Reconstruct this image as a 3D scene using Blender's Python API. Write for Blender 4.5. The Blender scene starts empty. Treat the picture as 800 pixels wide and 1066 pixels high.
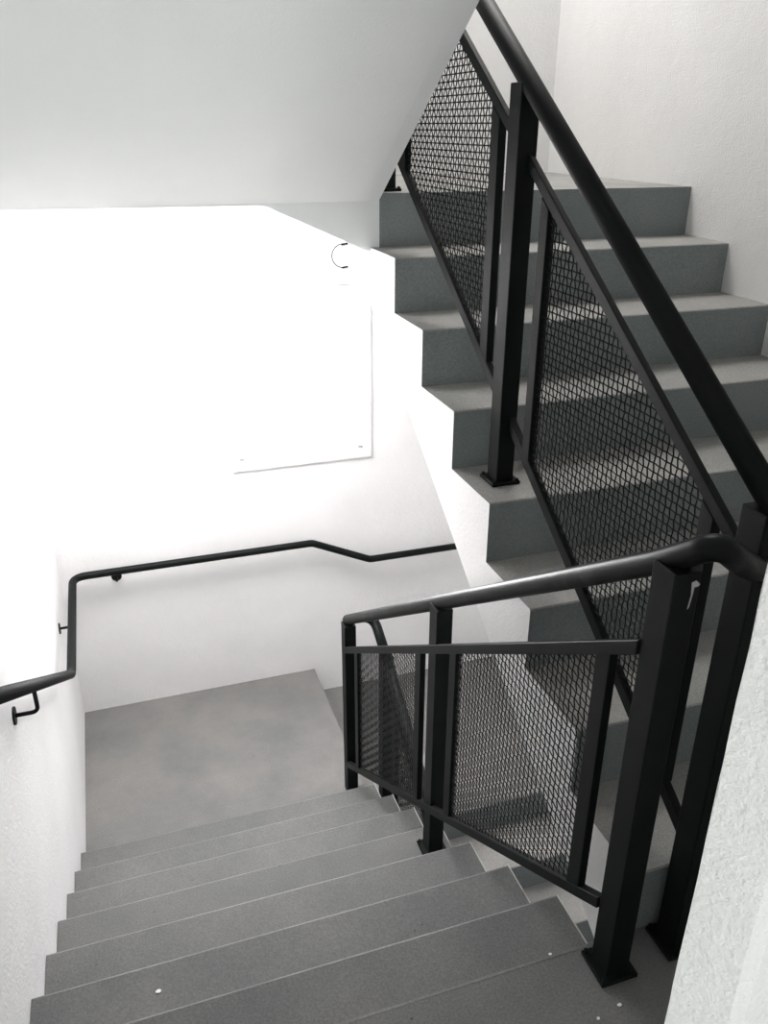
import bpy, bmesh, math, random
from mathutils import Vector, Matrix
random.seed(7)
C = bpy.context.scene.collection

# ------------------------------------------------------------------ measurements (metres)
XL, XS, XR = -1.2195, 0.165, 1.544        # left wall, line where the flights meet, right wall
YF = 3.213                                 # far wall
H, D, Y0 = 0.175, 0.2712, 0.0542           # descending flight: riser, going, edge of the landing
H2, D2, Y2 = 0.1875, 0.2782, 0.0521        # ascending flight

# ------------------------------------------------------------------ materials
def new_mat(name):
    m = bpy.data.materials.new(name); m.use_nodes = True
    nt = m.node_tree; b = nt.nodes['Principled BSDF']
    return m, nt, b
def node(nt, t, **kw):
    n = nt.nodes.new(t)
    for k, v in kw.items():
        if k in n.inputs: n.inputs[k].default_value = v
        else: setattr(n, k, v)
    return n
def ramp(nt, fac, stops):
    r = nt.nodes.new('ShaderNodeValToRGB'); e = r.color_ramp.elements
    while len(e) < len(stops): e.new(0.5)
    for i, (p, c) in enumerate(stops):
        e[i].position = p; e[i].color = (c[0], c[1], c[2], 1)
    nt.links.new(fac, r.inputs['Fac']); return r
def world_pos(nt):
    return nt.nodes.new('ShaderNodeNewGeometry').outputs['Position']
def plaster(name, a, b_, bump, scale):
    m, nt, b = new_mat(name); L = nt.links
    p = world_pos(nt)
    n1 = node(nt, 'ShaderNodeTexNoise', Scale=2.2, Detail=5.0, Roughness=0.6); L.new(p, n1.inputs['Vector'])
    r = ramp(nt, n1.outputs['Fac'], [(0.3, a), (0.7, b_)])
    L.new(r.outputs['Color'], b.inputs['Base Color'])
    b.inputs['Roughness'].default_value = 0.85
    b.inputs['Specular IOR Level'].default_value = 0.25
    n2 = node(nt, 'ShaderNodeTexNoise', Scale=scale, Detail=4.0, Roughness=0.62); L.new(p, n2.inputs['Vector'])
    n3 = node(nt, 'ShaderNodeTexNoise', Scale=scale*0.13, Detail=3.0, Roughness=0.5); L.new(p, n3.inputs['Vector'])
    ad = node(nt, 'ShaderNodeMath', operation='ADD'); L.new(n2.outputs['Fac'], ad.inputs[0])
    mu = node(nt, 'ShaderNodeMath', operation='MULTIPLY'); L.new(n3.outputs['Fac'], mu.inputs[0]); mu.inputs[1].default_value = 0.9
    L.new(mu.outputs[0], ad.inputs[1])
    bp = node(nt, 'ShaderNodeBump', Strength=bump, Distance=0.006); L.new(ad.outputs[0], bp.inputs['Height'])
    L.new(bp.outputs['Normal'], b.inputs['Normal'])
    return m
def paint_grey(name, a, b_, fleck=True):
    m, nt, b = new_mat(name); L = nt.links
    p = world_pos(nt)
    n1 = node(nt, 'ShaderNodeTexNoise', Scale=2.6, Detail=7.0, Roughness=0.65); L.new(p, n1.inputs['Vector'])
    r = ramp(nt, n1.outputs['Fac'], [(0.32, a), (0.68, b_)])
    n2 = node(nt, 'ShaderNodeTexNoise', Scale=170.0, Detail=2.0, Roughness=0.6); L.new(p, n2.inputs['Vector'])
    r2 = ramp(nt, n2.outputs['Fac'], [(0.3, (0.80,)*3), (0.7, (1.16,)*3)])
    mx = node(nt, 'ShaderNodeMix', data_type='RGBA', blend_type='MULTIPLY'); mx.inputs[0].default_value = 1.0
    L.new(r.outputs['Color'], mx.inputs[6]); L.new(r2.outputs['Color'], mx.inputs[7])
    out = mx.outputs[2]
    if fleck:
        v = node(nt, 'ShaderNodeTexVoronoi', Scale=16.0); L.new(p, v.inputs['Vector'])
        rv = ramp(nt, v.outputs['Distance'], [(0.035, (1, 1, 1)), (0.06, (0, 0, 0))])
        nn = node(nt, 'ShaderNodeTexNoise', Scale=7.0, Detail=1.0); L.new(p, nn.inputs['Vector'])
        rn = ramp(nt, nn.outputs['Fac'], [(0.52, (0, 0, 0)), (0.56, (1, 1, 1))])
        mm = node(nt, 'ShaderNodeMath', operation='MULTIPLY'); L.new(rv.outputs['Color'], mm.inputs[0]); L.new(rn.outputs['Color'], mm.inputs[1])
        mx2 = node(nt, 'ShaderNodeMix', data_type='RGBA'); L.new(mm.outputs[0], mx2.inputs[0]); L.new(out, mx2.inputs[6])
        mx2.inputs[7].default_value = (0.06, 0.058, 0.05, 1); out = mx2.outputs[2]
    L.new(out, b.inputs['Base Color'])
    b.inputs['Roughness'].default_value = 0.72
    b.inputs['Specular IOR Level'].default_value = 0.3
    bp = node(nt, 'ShaderNodeBump', Strength=0.35, Distance=0.002); L.new(n2.outputs['Fac'], bp.inputs['Height'])
    L.new(bp.outputs['Normal'], b.inputs['Normal'])
    return m
def metal(name, col, rough):
    m, nt, b = new_mat(name); L = nt.links
    p = world_pos(nt)
    n1 = node(nt, 'ShaderNodeTexNoise', Scale=18.0, Detail=4.0); L.new(p, n1.inputs['Vector'])
    r = ramp(nt, n1.outputs['Fac'], [(0.3, [c*0.75 for c in col]), (0.75, [c*1.3 for c in col])])
    L.new(r.outputs['Color'], b.inputs['Base Color'])
    b.inputs['Roughness'].default_value = rough
    b.inputs['Specular IOR Level'].default_value = 0.12
    return m
def plain(name, col, rough=0.5):
    m, nt, b = new_mat(name); L = nt.links
    n1 = node(nt, 'ShaderNodeTexNoise', Scale=25.0); L.new(world_pos(nt), n1.inputs['Vector'])
    r = ramp(nt, n1.outputs['Fac'], [(0.3, [c*0.94 for c in col]), (0.7, col)])
    L.new(r.outputs['Color'], b.inputs['Base Color']); b.inputs['Roughness'].default_value = rough
    return m

M_WALL = plaster('white_rough_plaster', (0.80, 0.795, 0.79), (0.86, 0.855, 0.85), 0.42, 125)
M_NEAR = plaster('near_rough_plaster', (0.60, 0.605, 0.59), (0.66, 0.665, 0.65), 0.6, 130)  # darker copy of the wall plaster, colour lowered to offset the lobby fill
M_SOFFIT = plaster('white_soffit_plaster', (0.84, 0.865, 0.85), (0.88, 0.90, 0.89), 0.16, 120)
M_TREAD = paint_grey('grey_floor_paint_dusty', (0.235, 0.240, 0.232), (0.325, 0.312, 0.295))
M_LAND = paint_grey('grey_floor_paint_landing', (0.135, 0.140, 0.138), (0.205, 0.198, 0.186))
M_DOWN = paint_grey('grey_floor_paint_dimmed', (0.108, 0.114, 0.111), (0.152, 0.152, 0.144))  # same grey floor paint, colour darkened so these treads look less lit
M_RISER = paint_grey('grey_floor_paint_riser', (0.190, 0.218, 0.220), (0.228, 0.250, 0.252), False)
M_WORN = paint_grey('grey_floor_paint_worn_edge', (0.115, 0.118, 0.115), (0.215, 0.212, 0.20), False)
M_STEEL = metal('dark_green_black_paint', (0.0045, 0.0066, 0.0058), 0.52)
M_RAIL = metal('dark_handrail_paint', (0.0052, 0.0072, 0.0066), 0.40)
nt = M_RAIL.node_tree; b = nt.nodes['Principled BSDF']
old = b.inputs['Base Color'].links[0].from_socket
n1 = node(nt, 'ShaderNodeTexNoise', Scale=5.5, Detail=5.0, Roughness=0.7); nt.links.new(world_pos(nt), n1.inputs['Vector'])
rr1 = ramp(nt, n1.outputs['Fac'], [(0.58, (0, 0, 0)), (0.72, (0.75, 0.75, 0.75))])
mx = node(nt, 'ShaderNodeMix', data_type='RGBA'); nt.links.new(rr1.outputs['Color'], mx.inputs[0]); nt.links.new(old, mx.inputs[6])
mx.inputs[7].default_value = (0.05, 0.052, 0.05, 1); nt.links.new(mx.outputs[2], b.inputs['Base Color'])
M_WIRE = metal('dark_wire_paint', (0.005, 0.0065, 0.006), 0.5)
M_FRAMEW = plain('white_window_frame', (0.83, 0.83, 0.83), 0.35)
M_EDGE = plain('worn_plaster_edge', (0.42, 0.42, 0.41), 0.7)
M_CHIP = plain('paint_chip_white', (0.8, 0.8, 0.76), 0.6)
M_GREY = plain('pale_grey_stay', (0.42, 0.42, 0.42), 0.4)
mg, ntg, bg = new_mat('window_glass')
tr = ntg.nodes.new('ShaderNodeBsdfTransparent'); gl = ntg.nodes.new('ShaderNodeBsdfGlossy'); gl.inputs['Roughness'].default_value = 0.05
ms = ntg.nodes.new('ShaderNodeMixShader'); ms.inputs[0].default_value = 0.06
ntg.links.new(tr.outputs[0], ms.inputs[1]); ntg.links.new(gl.outputs[0], ms.inputs[2])
ntg.links.new(ms.outputs[0], ntg.nodes['Material Output'].inputs['Surface'])
M_GLASS = mg

# ------------------------------------------------------------------ mesh helpers
def link(name, bm, mats, parent=None):
    bmesh.ops.recalc_face_normals(bm, faces=bm.faces)
    me = bpy.data.meshes.new(name); bm.to_mesh(me); bm.free()
    for m in (mats if isinstance(mats, (list, tuple)) else [mats]): me.materials.append(m)
    o = bpy.data.objects.new(name, me); C.objects.link(o)
    if parent: o.parent = parent; o.matrix_parent_inverse = Matrix.Translation(-parent.location)
    return o
def struct(o): o['kind'] = 'structure'; return o
def tag(o, label, cat, group=None):
    o['label'] = label; o['category'] = cat
    if group: o['group'] = group
    return o
def thing(name, loc, label, cat, group=None):
    o = bpy.data.objects.new(name, None); o.empty_display_size = 0.1; o.location = loc; C.objects.link(o)
    return tag(o, label, cat, group)
def box(bm, x0, x1, y0, y1, z0, z1, mi=0):
    v = [bm.verts.new((x, y, z)) for x in (x0, x1) for y in (y0, y1) for z in (z0, z1)]
    for q in ((0, 1, 3, 2), (4, 6, 7, 5), (0, 4, 5, 1), (2, 3, 7, 6), (0, 2, 6, 4), (1, 5, 7, 3)):
        f = bm.faces.new([v[i] for i in q]); f.material_index = mi
def prism(bm, pts, axis, a, b, mats=None):
    """polygon extruded along x or y; mats = material index per polygon edge"""
    def P(q, t): return (t, q[0], q[1]) if axis == 'x' else (q[0], t, q[1])
    A = [bm.verts.new(P(q, a)) for q in pts]; B = [bm.verts.new(P(q, b)) for q in pts]
    fa = bm.faces.new(A); fb = bm.faces.new(B[::-1]); n = len(pts)
    sides = []
    for i in range(n):
        f = bm.faces.new((A[i], B[i], B[(i+1) % n], A[(i+1) % n]))
        if mats: f.material_index = mats[i]
        sides.append(f)
    return fa, fb, sides
def fillet(pts, rads, n=8):
    out = [Vector(pts[0])]
    for i in range(1, len(pts)-1):
        p0, p1, p2 = Vector(pts[i-1]), Vector(pts[i]), Vector(pts[i+1]); r = rads[i-1]
        if r <= 0: out.append(p1); continue
        a, b = (p0-p1), (p2-p1); la, lb = a.length, b.length; a.normalize(); b.normalize()
        k = min(r, la*0.49, lb*0.49)
        s, e = p1+a*k, p1+b*k
        for j in range(n+1):
            t = j/n; out.append((1-t)**2*s + 2*t*(1-t)*p1 + t*t*e)
    out.append(Vector(pts[-1])); return out
def tube(bm, pts, r, seg=14):
    pts = [Vector(p) for p in pts]; n = len(pts); rings = []
    T = []
    for i in range(n):
        a = (pts[i]-pts[i-1]).normalized() if i else (pts[1]-pts[0]).normalized()
        b = (pts[i+1]-pts[i]).normalized() if i < n-1 else a
        T.append(((a+b).normalized(), 1/max(0.5, math.sqrt((1+a.dot(b))/2))))
    up = Vector((0, 0, 1)) if abs(T[0][0].z) < 0.9 else Vector((1, 0, 0))
    u = (up - T[0][0]*up.dot(T[0][0])).normalized()
    for i in range(n):
        t = T[i][0]; u = (u - t*u.dot(t)).normalized(); w = t.cross(u)
        rings.append([bm.verts.new(pts[i] + (u*math.cos(2*math.pi*k/seg) + w*math.sin(2*math.pi*k/seg))*r) for k in range(seg)])
    for i in range(n-1):
        for k in range(seg):
            f = bm.faces.new((rings[i][k], rings[i][(k+1) % seg], rings[i+1][(k+1) % seg], rings[i+1][k])); f.smooth = seg > 5
    bm.faces.new(rings[0][::-1]); bm.faces.new(rings[-1])
def bevel(bm, w, seg=2):
    bmesh.ops.bevel(bm, geom=list(bm.edges), offset=w, segments=seg, affect='EDGES', profile=0.5)

# ------------------------------------------------------------------ the shell
def wall(name, *b, mat=M_WALL):
    bm = bmesh.new(); box(bm, *b); return struct(link(name, bm, mat))
ZB, ZT = -3.0, 4.7
wall('wall_left', XL-0.15, XL, -3.2, YF+0.2, ZB, ZT)
wall('wall_right', XR, XR+0.15, -0.66, YF+0.2, ZB, ZT)
# far wall with the window opening
WX0, WX1, WZ0, WZ1 = -0.255, 0.545, 0.0, 1.02
bm = bmesh.new()
xs = [XL, WX0, WX1, XR]; zs = [ZB, WZ0, WZ1, ZT]
for y in (YF, YF+0.2):
    for i in range(3):
        for j in range(3):
            if i == 1 and j == 1: continue
            bm.faces.new([bm.verts.new((xs[a], y, zs[b])) for a, b in ((i, j), (i+1, j), (i+1, j+1), (i, j+1))])
for a, b in (((WX0, WZ0), (WX1, WZ0)), ((WX1, WZ0), (WX1, WZ1)), ((WX1, WZ1), (WX0, WZ1)), ((WX0, WZ1), (WX0, WZ0))):
    bm.faces.new([bm.verts.new(q) for q in ((a[0], YF, a[1]), (b[0], YF, b[1]), (b[0], YF+0.2, b[1]), (a[0], YF+0.2, a[1]))])
for a, b in (((XL, ZB), (XR, ZB)), ((XR, ZB), (XR, ZT)), ((XR, ZT), (XL, ZT)), ((XL, ZT), (XL, ZB))):
    bm.faces.new([bm.verts.new(q) for q in ((a[0], YF, a[1]), (b[0], YF, b[1]), (b[0], YF+0.2, b[1]), (a[0], YF+0.2, a[1]))])
bmesh.ops.remove_doubles(bm, verts=bm.verts, dist=1e-5)
struct(link('wall_far', bm, M_WALL))
# wall with the doorway the photo is taken through: its reveal shows at the right
JX, JY0, JY1 = -0.35, -0.670, -0.615
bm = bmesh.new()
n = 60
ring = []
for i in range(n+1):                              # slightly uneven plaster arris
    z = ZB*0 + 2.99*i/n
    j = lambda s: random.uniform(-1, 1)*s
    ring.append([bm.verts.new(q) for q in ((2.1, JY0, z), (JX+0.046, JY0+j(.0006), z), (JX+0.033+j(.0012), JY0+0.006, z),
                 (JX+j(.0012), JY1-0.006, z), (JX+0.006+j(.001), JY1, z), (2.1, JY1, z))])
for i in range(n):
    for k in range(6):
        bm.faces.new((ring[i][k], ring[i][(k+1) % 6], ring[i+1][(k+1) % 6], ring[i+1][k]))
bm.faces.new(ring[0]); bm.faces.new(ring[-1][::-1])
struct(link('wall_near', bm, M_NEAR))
wall('wall_back', XL-0.15, 2.2, -3.4, -3.2, -0.2, 3.19)
wall('wall_lobby', 2.05, 2.2, -3.2, -0.55, -0.2, 3.19)
wall('wall_front_upper', XL, XR, -0.2, 0.0, 3.19, ZT)
wall('wall_front_lower', XL, XR, -0.35, -0.2, ZB, -0.2)
# floors
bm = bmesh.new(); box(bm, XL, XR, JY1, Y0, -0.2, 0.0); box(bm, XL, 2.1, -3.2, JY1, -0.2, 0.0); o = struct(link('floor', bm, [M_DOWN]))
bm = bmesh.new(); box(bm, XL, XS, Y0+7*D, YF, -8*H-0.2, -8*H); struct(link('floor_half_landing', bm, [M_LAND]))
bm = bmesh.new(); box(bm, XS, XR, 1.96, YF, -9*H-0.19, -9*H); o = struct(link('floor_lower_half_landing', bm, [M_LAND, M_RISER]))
for f in o.data.polygons:
    if f.normal.y < -0.9: f.material_index = 1
bm = bmesh.new(); box(bm, XL, XR, -1.2, YF, ZB-0.1, ZB); struct(link('floor_bottom', bm, [M_TREAD]))
YU = Y2 + 7*D2
bm = bmesh.new(); box(bm, 0.2, XR, YU, YF, 1.3, 1.5); o = struct(link('floor_upper_landing', bm, [M_TREAD, M_RISER, M_SOFFIT]))
for f in o.data.polygons:
    if f.normal.y < -0.9: f.material_index = 1
    if f.normal.z < -0.9: f.material_index = 2
bm = bmesh.new(); box(bm, XL, XS-0.006, Y0-0.006, Y0+0.0004, -0.02, 0.0006); struct(link('trim_1', bm, M_WORN))
# underside of that landing with the slanting haunch
bm = bmesh.new()
prism(bm, [(XL, 1.474), (-0.224, 1.468), (0.150, 1.303), (0.2, 1.297), (0.2, 1.6875), (XL, 1.6875)], 'y', YU, YF)
struct(link('ceiling_under_landing', bm, M_SOFFIT))
bm = bmesh.new(); box(bm, XL, 2.1, -3.25, 0.05, 2.99, 3.19); struct(link('ceiling_near', bm, M_SOFFIT))
bm = bmesh.new(); box(bm, XL, XR, -0.2, YF, ZT, ZT+0.1); struct(link('ceiling', bm, M_SOFFIT))

# ------------------------------------------------------------------ stair flights
def step(bm, x0, x1, prof, mats):
    fa, fb, s = prism(bm, prof, 'x', x0, x1, mats); fa.material_index = fb.material_index = 2
down = thing('stair_flight', (-0.5, Y0, -8*H), 'grey painted concrete flight going down from the front landing along the left wall', 'stairs')
und = lambda y: -0.30 - 0.645*(y-Y0)
for k in range(1, 8):                              # tread k is k risers below the landing
    y0, y1, z = Y0+(k-1)*D, Y0+k*D, -k*H
    bm = bmesh.new()
    step(bm, XL+0.002, XS-0.007, [(y0, z), (y1-0.006, z), (y1, z-0.003), (y1, z-H), (y1, min(z-H, und(y1))), (y0, und(y0))],
         [0, 3, 1, 1, 2, 2])
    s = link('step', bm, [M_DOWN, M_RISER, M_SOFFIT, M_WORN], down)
    bm = bmesh.new(); box(bm, XS-0.007, XS-0.003, y0, y1, und(y1), z+0.0008)
    link('plastered_edge', bm, M_EDGE, s)['label'] = 'thin whitish plaster edge'
up = thing('stair_flight', (0.85, Y2, 0), 'grey painted concrete flight rising to the upper landing along the right wall', 'stairs')
und2 = lambda y: -0.24 + 0.675*y
for k in range(1, 8):
    y0, y1, z = Y2+(k-1)*D2, Y2+k*D2, k*H2
    bm = bmesh.new()
    zb0 = und2(y0) if k > 1 else -0.2
    step(bm, XS, XR-0.002, [(y0, zb0), (y0, z-0.004), (y0+0.004, z), (y1, z), (y1, und2(y1))], [1, 0, 0, 1, 2])
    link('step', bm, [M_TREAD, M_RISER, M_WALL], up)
low = thing('stair_flight', (0.85, 1.96, -9*H), 'lower grey flight seen through the wire mesh beneath the rising flight', 'stairs')
for k in range(1, 8):
    y1, y0, z = 1.96-(k-1)*0.275, 1.96-k*0.275, -9*H-k*H
    bm = bmesh.new()
    step(bm, XS, XR-0.002, [(y0, z-H), (y0, z-0.004), (y0+0.004, z), (y1, z), (y1, z-0.25), (y0, max(ZB, z-0.42))], [1, 0, 0, 1, 2, 2])
    link('step', bm, [M_TREAD, M_RISER, M_WALL], low)
top = thing('stair_flight', (-0.5, YU, 1.6875), 'overhead flight whose pale sloping underside fills the upper left', 'stairs')
und4 = lambda y: 1.474 + 0.655*(YU-y)
bm = bmesh.new()
cx = 0.2
ya, yb = YU, 0.05
XQ = XL+0.002
v = [bm.verts.new(q) for q in ((XQ, ya, und4(ya)), (cx-0.05, ya, und4(ya)), (cx-0.05, yb, und4(yb)), (XQ, yb, und4(yb)),
                               (cx, ya, und4(ya)+0.004), (cx, yb, und4(yb)+0.004), (cx, ya, und4(ya)+0.205), (cx, yb, und4(yb)+0.205),
                               (XQ, ya, und4(ya)+0.205), (XQ, yb, und4(yb)+0.205))]
for q in ((0, 1, 2, 3), (1, 4, 5, 2), (4, 6, 7, 5), (6, 8, 9, 7), (0, 3, 9, 8), (0, 8, 6, 4, 1), (3, 2, 5, 7, 9)):
    bm.faces.new([v[i] for i in q])
link('sloping_slab', bm, M_SOFFIT, top)
for k in range(1, 8):
    y1, y0, z = YU-(k-1)*D2, YU-k*D2, 1.6875+k*H2
    bm = bmesh.new()
    step(bm, XQ, cx, [(y1, z), (y0, z), (y0, und4(y0)+0.203), (y1, und4(y1)+0.203)], [0, 1, 2, 1])
    link('step', bm, [M_TREAD, M_RISER, M_WALL], top)

# ------------------------------------------------------------------ railings
def post(parent, x, y, z0, z1, plate=True):
    bm = bmesh.new(); box(bm, x-0.0275, x+0.0275, y-0.032, y+0.032, z0, z1); bevel(bm, 0.003, 2)
    p = link('post', bm, M_STEEL, parent)
    if plate:
        bm = bmesh.new(); box(bm, x-0.046, x+0.046, y-0.046, y+0.046, z0, z0+0.011); bevel(bm, 0.002, 1)
        for sx in (-1, 1):
            for sy in (-1, 1):
                tube(bm, [(x+sx*0.037, y+sy*0.039, z0+0.010), (x+sx*0.037, y+sy*0.039, z0+0.017)], 0.0055, 6)
        link('base_plate', bm, M_STEEL, p)
    return p
def sloped_bar(name, parent, line, y0, y1, xc, hv, hx):
    bm = bmesh.new()
    prism(bm, [(y0, line(y0)-hv), (y1, line(y1)-hv), (y1, line(y1)+hv), (y0, line(y0)+hv)], 'x', xc-hx, xc+hx)
    bevel(bm, 0.002, 1)
    return link(name, bm, M_STEEL, parent)
def mesh_panel(parent, xc, ya, yb, bot, topl, wbar, hx, pitch=0.0190, r=0.0020):
    """woven crimped wire between two upright frame bars and the sloping rails"""
    bm = bmesh.new(); amp = 0.0028
    ny = int((yb-ya)/pitch)
    for i in range(ny+1):                          # upright wires
        y = ya + (i+0.5)*(yb-ya)/(ny+1); z0, z1 = bot(y), topl(y)
        pts = []; k0 = math.floor(z0/pitch)
        z = z0; pts.append((xc, y, z0))
        k = k0+1
        while k*pitch < z1:
            s = 1 if (k+i) % 2 else -1
            pts.append((xc+s*amp, y+s*0.0016, k*pitch)); k += 1
        pts.append((xc, y, z1))
        if len(pts) > 2: tube(bm, pts, r, 4)
    zlo, zhi = min(bot(ya), bot(yb)), max(topl(ya), topl(yb))
    k = math.ceil(zlo/pitch)
    while k*pitch < zhi:                           # level wires, cut off by the sloping rails
        z = k*pitch; a, b = ya, yb
        def crossing(line):
            s = (line(yb)-line(ya))/(yb-ya); return ya + (z-line(ya))/s
        rising = bot(yb) > bot(ya)
        if rising: b = min(b, crossing(bot)); a = max(a, crossing(topl))
        else: a = max(a, crossing(bot)); b = min(b, crossing(topl))
        if b-a > 0.02:
            pts = [(xc, a, z)]
            for i in range(ny+1):
                y = ya + (i+0.5)*(yb-ya)/(ny+1)
                if a+0.004 < y < b-0.004:
                    s = 1 if (k+i) % 2 else -1
                    pts.append((xc-s*amp*0.5, y, z))
            pts.append((xc, b, z))
            tube(bm, pts, r, 4)
        k += 1
    p = link('mesh_panel', bm, M_WIRE, parent)
    for y in (ya, yb):
        bm = bmesh.new()
        y0, y1 = y-wbar/2, y+wbar/2
        prism(bm, [(y0, bot(y0)), (y1, bot(y1)), (y1, topl(y1)), (y0, topl(y0))], 'x', xc-hx, xc+hx)
        bevel(bm, 0.0015, 1)
        link('frame_bar', bm, M_STEEL, p)
    return p

# --- beside the descending flight
lr = thing('stair_railing', (0.09, 0.0, 0.0), 'dark steel railing with wire mesh on the open side of the descending flight', 'railing')
hand = lambda y: 1.038 - 0.660*y
mid = lambda y: 0.860 - 0.654*y
bot = lambda y: 0.190 - 0.662*y
hand3 = lambda y: -0.505 - 0.655*(2.045-y)
bm = bmesh.new()
pts = fillet([(0.272, -0.015, 0.995), (0.205, -0.045, 1.025), (0.10, -0.085, hand(-0.085)+0.012), (0.09, 0.03, hand(0.03)), (0.09, 2.19, hand(2.19)),
              (0.24, 2.215, -0.425), (0.24, 1.95, hand3(1.95))], [0.04, 0.05, 0.03, 0.07, 0.13], 8)
tube(bm, pts, 0.024, 16)
link('handrail', bm, M_RAIL, lr)
p1 = post(lr, 0.09, -0.008, 0.0, hand(-0.008)-0.014)
bm = bmesh.new()
prism(bm, [(0.098, 0.957), (0.101, 0.985), (0.098, 1.010), (0.107, 1.013), (0.116, 1.004), (0.112, 1.000), (0.105, 1.000), (0.104, 0.985), (0.101, 0.960)], 'y', -0.0408, -0.0398)
link('paint_smear', bm, M_EDGE, p1)['label'] = 'pale scraped paint smear'
post(lr, 0.09, 1.03, -4*H, hand(1.03)-0.014)
post(lr, 0.09, 2.125, -8*H, hand(2.125)-0.022, False)
sloped_bar('middle_rail', lr, mid, 0.024, 2.12, 0.068, 0.017, 0.0115)
sloped_bar('bottom_rail', lr, bot, 0.024, 2.12, 0.068, 0.017, 0.0115)
mesh_panel(lr, 0.067, 0.124, 0.855, lambda y: bot(y)+0.015, lambda y: mid(y)-0.015, 0.048, 0.010, 0.0208, 0.0018)
mesh_panel(lr, 0.067, 1.141, 1.90, lambda y: bot(y)+0.015, lambda y: mid(y)-0.015, 0.048, 0.010, 0.0208, 0.0017)
# --- beside the ascending flight
rr = thing('stair_railing', (0.268, 0.0, 0.0), 'dark steel railing with wire mesh climbing the rising flight to the upper landing', 'railing')
hand2 = lambda y: 1.132 + 0.678*y
mid2 = lambda y: 0.963 + 0.675*y
bot2 = lambda y: 0.258 + 0.678*y
bm = bmesh.new()
tube(bm, [(0.268, -0.045, hand2(-0.045)), (0.268, 2.16, hand2(2.16))], 0.025, 16)
link('handrail', bm, M_STEEL, rr)
post(rr, 0.268, 0.0, 0.0, hand2(0.0)-0.022)
post(rr, 0.268, 1.036, 4*H2, hand2(1.036)-0.014)
post(rr, 0.268, 2.125, 8*H2, hand2(2.125)-0.022)
for a, b in ((0.032, 1.004), (1.068, 2.093)):
    sloped_bar('middle_rail', rr, mid2, a, b, 0.279, 0.018, 0.009)
    sloped_bar('bottom_rail', rr, bot2, a, b, 0.279, 0.021, 0.010)
mesh_panel(rr, 0.28, 0.146, 0.893, lambda y: bot2(y)+0.02, lambda y: mid2(y)-0.017, 0.040, 0.012)
mesh_panel(rr, 0.28, 1.203, 1.945, lambda y: bot2(y)+0.02, lambda y: mid2(y)-0.017, 0.050, 0.012)
# --- beside the lower flight
wr = thing('stair_railing', (0.245, 2.045, -9*H), 'lower steel railing beginning at the half landing and dropping behind the nearer mesh', 'railing')
mid3 = lambda y: hand3(y)-0.17
bot3 = lambda y: hand3(y)-0.86
bm = bmesh.new(); tube(bm, [(0.24, 1.95, hand3(1.95)), (0.24, -0.02, hand3(-0.02))], 0.024, 16)
link('handrail', bm, M_STEEL, wr)
post(wr, 0.245, 2.03, -9*H, hand3(2.03)-0.022)
post(wr, 0.245, 1.0, -9*H-4*H, hand3(1.0)-0.022)
for a, b in ((1.032, 1.998), (0.05, 0.968)):
    sloped_bar('middle_rail', wr, mid3, a, b, 0.25, 0.017, 0.012)
    sloped_bar('bottom_rail', wr, bot3, a, b, 0.25, 0.017, 0.012)
mesh_panel(wr, 0.25, 1.14, 1.90, lambda y: bot3(y)+0.015, lambda y: mid3(y)-0.015, 0.045, 0.010, 0.0208, 0.0017)

# ------------------------------------------------------------------ handrail on the walls
wh = thing('wall_handrail', (XL, 1.2, 0.1), 'dark round handrail bracketed to the left wall and turning along the far wall', 'handrail')
xw, yw = XL+0.07, YF-0.07
ln = lambda y: 0.985 - 0.65*y
yk = (0.985+0.475)/0.65
bm = bmesh.new()
pts = fillet([(xw, -0.35, ln(-0.35)), (xw, yk, -0.475), (xw, yw, -0.470), (0.165, yw, -0.472), (0.515, yw, -0.636), (1.46, yw, -0.640)],
             [0.03, 0.075, 0.02, 0.02], 8)
tube(bm, pts, 0.0205, 16)
link('rail', bm, M_STEEL, wh)
def bracket(base, nrm, under):
    """round wall plate, arm and upturned prop under the rail"""
    b, nv, u = Vector(base), Vector(nrm), Vector(under)
    bm = bmesh.new()
    tube(bm, [b, b+nv*0.006], 0.028, 18)
    elbow = Vector((u.x, u.y, b.z))
    tube(bm, fillet([b+nv*0.004, elbow, u], [0.02], 6), 0.0065, 10)
    link('bracket', bm, M_STEEL, wh)
for y in (0.1, 1.2):
    bracket((XL, y, ln(y)-0.095), (1, 0, 0), (xw, y, ln(y)-0.018))
bracket((XL, 2.75, -0.535), (1, 0, 0), (xw, 2.75, -0.488))
bracket((-0.93, YF, -0.535), (0, -1, 0), (-0.93, yw, -0.488))
bracket((1.32, YF, -0.70), (0, -1, 0), (1.32, yw, -0.655))

# ------------------------------------------------------------------ window
win = bpy.data.objects.new('window_1', None); win.location = (0.145, YF, WZ0); C.objects.link(win); struct(win)
def rim(x0, x1, z0, z1, t, y0, y1, name, parent):
    bm = bmesh.new()
    box(bm, x0, x1, y0, y1, z0, z0+t); box(bm, x0, x1, y0, y1, z1-t, z1)
    box(bm, x0, x0+t, y0, y1, z0+t, z1-t); box(bm, x1-t, x1, y0, y1, z0+t, z1-t)
    return link(name, bm, M_FRAMEW, parent)
fr = rim(WX0, WX1, WZ0, WZ1, 0.045, YF-0.012, YF+0.055, 'window_frame', win)
sash = rim(WX0+0.045, WX1-0.045, WZ0+0.045, WZ1-0.045, 0.032, YF+0.004, YF+0.040, 'sash', win)
bm = bmesh.new(); box(bm, WX0+0.077, WX1-0.077, YF+0.018, YF+0.022, WZ0+0.077, WZ1-0.077); link('pane', bm, M_GLASS, sash)
for x in (WX0+0.062, WX1-0.062):
    bm = bmesh.new(); box(bm, x-0.012, x+0.012, YF-0.006, YF+0.006, WZ0+0.06, WZ0+0.073); bevel(bm, 0.002, 1)
    link('sash_stay', bm, M_GREY, sash)

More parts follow.
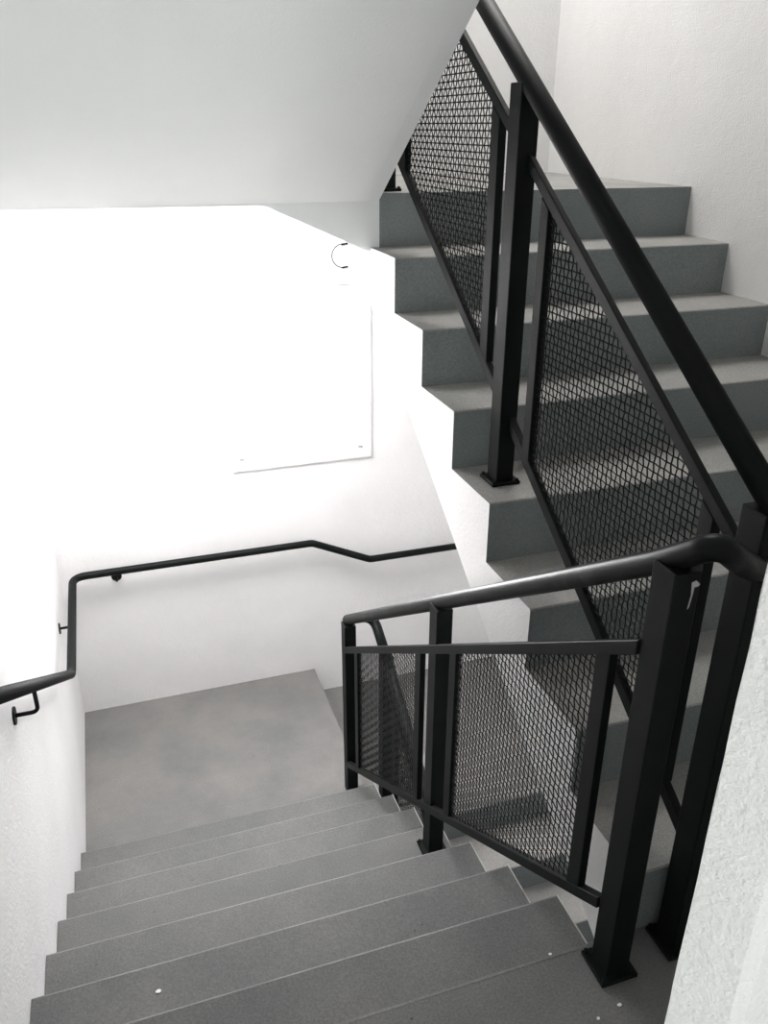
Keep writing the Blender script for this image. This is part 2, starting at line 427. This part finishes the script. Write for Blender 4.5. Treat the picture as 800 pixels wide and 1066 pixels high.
# half-round wire clip high on the far wall
bm = bmesh.new()
cxr, czr, rr_ = 0.395, 1.118, 0.058
arc = [(cxr+rr_*1.0*math.cos(a), YF-0.016, czr+rr_*math.sin(a)) for a in [math.radians(80+200*i/24) for i in range(25)]]
tube(bm, arc, 0.0022, 8)
for p in (arc[0], arc[-1]):
    q = Vector(p); tube(bm, [q+Vector((0.016, 0.0, 0.002)), q+Vector((-0.016, 0, -0.003))], 0.0045, 8)
    tube(bm, [q, Vector((q.x, YF+0.001, q.z))], 0.003, 6)
tag(link('wire_clip', bm, M_STEEL), 'thin dark half-round wire clip fixed high on the far wall', 'clip')

# ------------------------------------------------------------------ flecks of paint on the treads
def chip(x, y, z, s, label):
    bm = bmesh.new(); n = 7
    a = [bm.verts.new((x+s*random.uniform(.6, 1.2)*math.cos(6.283*i/n), y+s*0.6*random.uniform(.6, 1.2)*math.sin(6.283*i/n), z+0.0008)) for i in range(n)]
    f = bm.faces.new(a)
    ex = bmesh.ops.extrude_face_region(bm, geom=[f])
    for v_ in [g for g in ex['geom'] if isinstance(g, bmesh.types.BMVert)]: v_.co.z += 0.0018
    tag(link('paint_chip', bm, M_CHIP), label, 'paint chip', 'paint chips on the stairs')
CHIPS = [(-0.90, 0.51, -2*H, 0.009, 'largest white paint chip, on a tread near the left wall'),
         (-0.10, 0.42, -2*H, 0.005, 'tiny white paint chip out in the middle of a tread'),
         (0.055, 0.17, -H, 0.005, 'tiny white paint chip near the right end of a tread'),
         (0.058, -0.098, 0, 0.006, 'white paint chip on the landing just in front of the base plate'),
         (0.0, -0.11, 0, 0.005, 'white paint chip on the landing left of the base plate')]
for c in CHIPS: chip(*c)

# ------------------------------------------------------------------ light
def area(name, loc, target, sx, sy, power, col=(1, 1, 1)):
    l = bpy.data.lights.new(name, 'AREA'); l.shape = 'RECTANGLE'; l.size = sx; l.size_y = sy; l.energy = power; l.color = col
    o = bpy.data.objects.new(name, l); C.objects.link(o); o.location = loc
    o.rotation_euler = (Vector(target)-Vector(loc)).to_track_quat('-Z', 'Y').to_euler()
    return o
area('daylight_window', (0.145, YF+0.35, 0.55), (-0.1, 1.0, -0.2), 1.1, 1.3, 130, (1.0, 0.99, 1.0))
area('landing_fill', (-0.45, 2.58, 1.445), (-0.45, 2.80, -0.4), 1.3, 0.95, 106, (1.0, 0.962, 0.975))  # added unseen light below the landing slab, brightens the far wall
area('upper_daylight', (0.75, 2.9, 4.0), (0.85, 1.2, 0.8), 1.3, 1.0, 74, (1.0, 0.98, 0.96))
lo = area('lobby_fill', (-0.98, -2.9, 0.8), (-0.65, 0.8, 2.7), 1.2, 1.5, 47, (0.98, 1.0, 0.99))  # added fill from behind the camera, tilted up to lift the soffit
lo.data.spread = math.radians(125)
w = bpy.data.worlds.new('sky'); bpy.context.scene.world = w; w.use_nodes = True
w.node_tree.nodes['Background'].inputs['Color'].default_value = (0.97, 1.0, 1.0, 1)
w.node_tree.nodes['Background'].inputs['Strength'].default_value = 4.0

# ------------------------------------------------------------------ camera
cd = bpy.data.cameras.new('camera'); cam = bpy.data.objects.new('camera', cd); C.objects.link(cam)
pi_, ya_, ro_ = 0.43540, 0.32290, 0.0030
F = Vector((math.sin(ya_)*math.cos(pi_), math.cos(ya_)*math.cos(pi_), -math.sin(pi_)))
R = Vector((math.cos(ya_), -math.sin(ya_), 0)); U = R.cross(F)
Rr = R*math.cos(ro_) + U*math.sin(ro_); Ur = U*math.cos(ro_) - R*math.sin(ro_)
m = Matrix((Rr, Ur, -F)).transposed().to_4x4(); m.translation = (-0.7995, -1.0513, 1.7210)
cam.matrix_world = m
cd.sensor_fit = 'VERTICAL'; cd.sensor_height = 24; cd.lens = 24*863.72/1066
cd.clip_start = 0.02
s = bpy.context.scene
s.camera = cam
s.view_settings.view_transform = 'Standard'
s.view_settings.look = 'None'
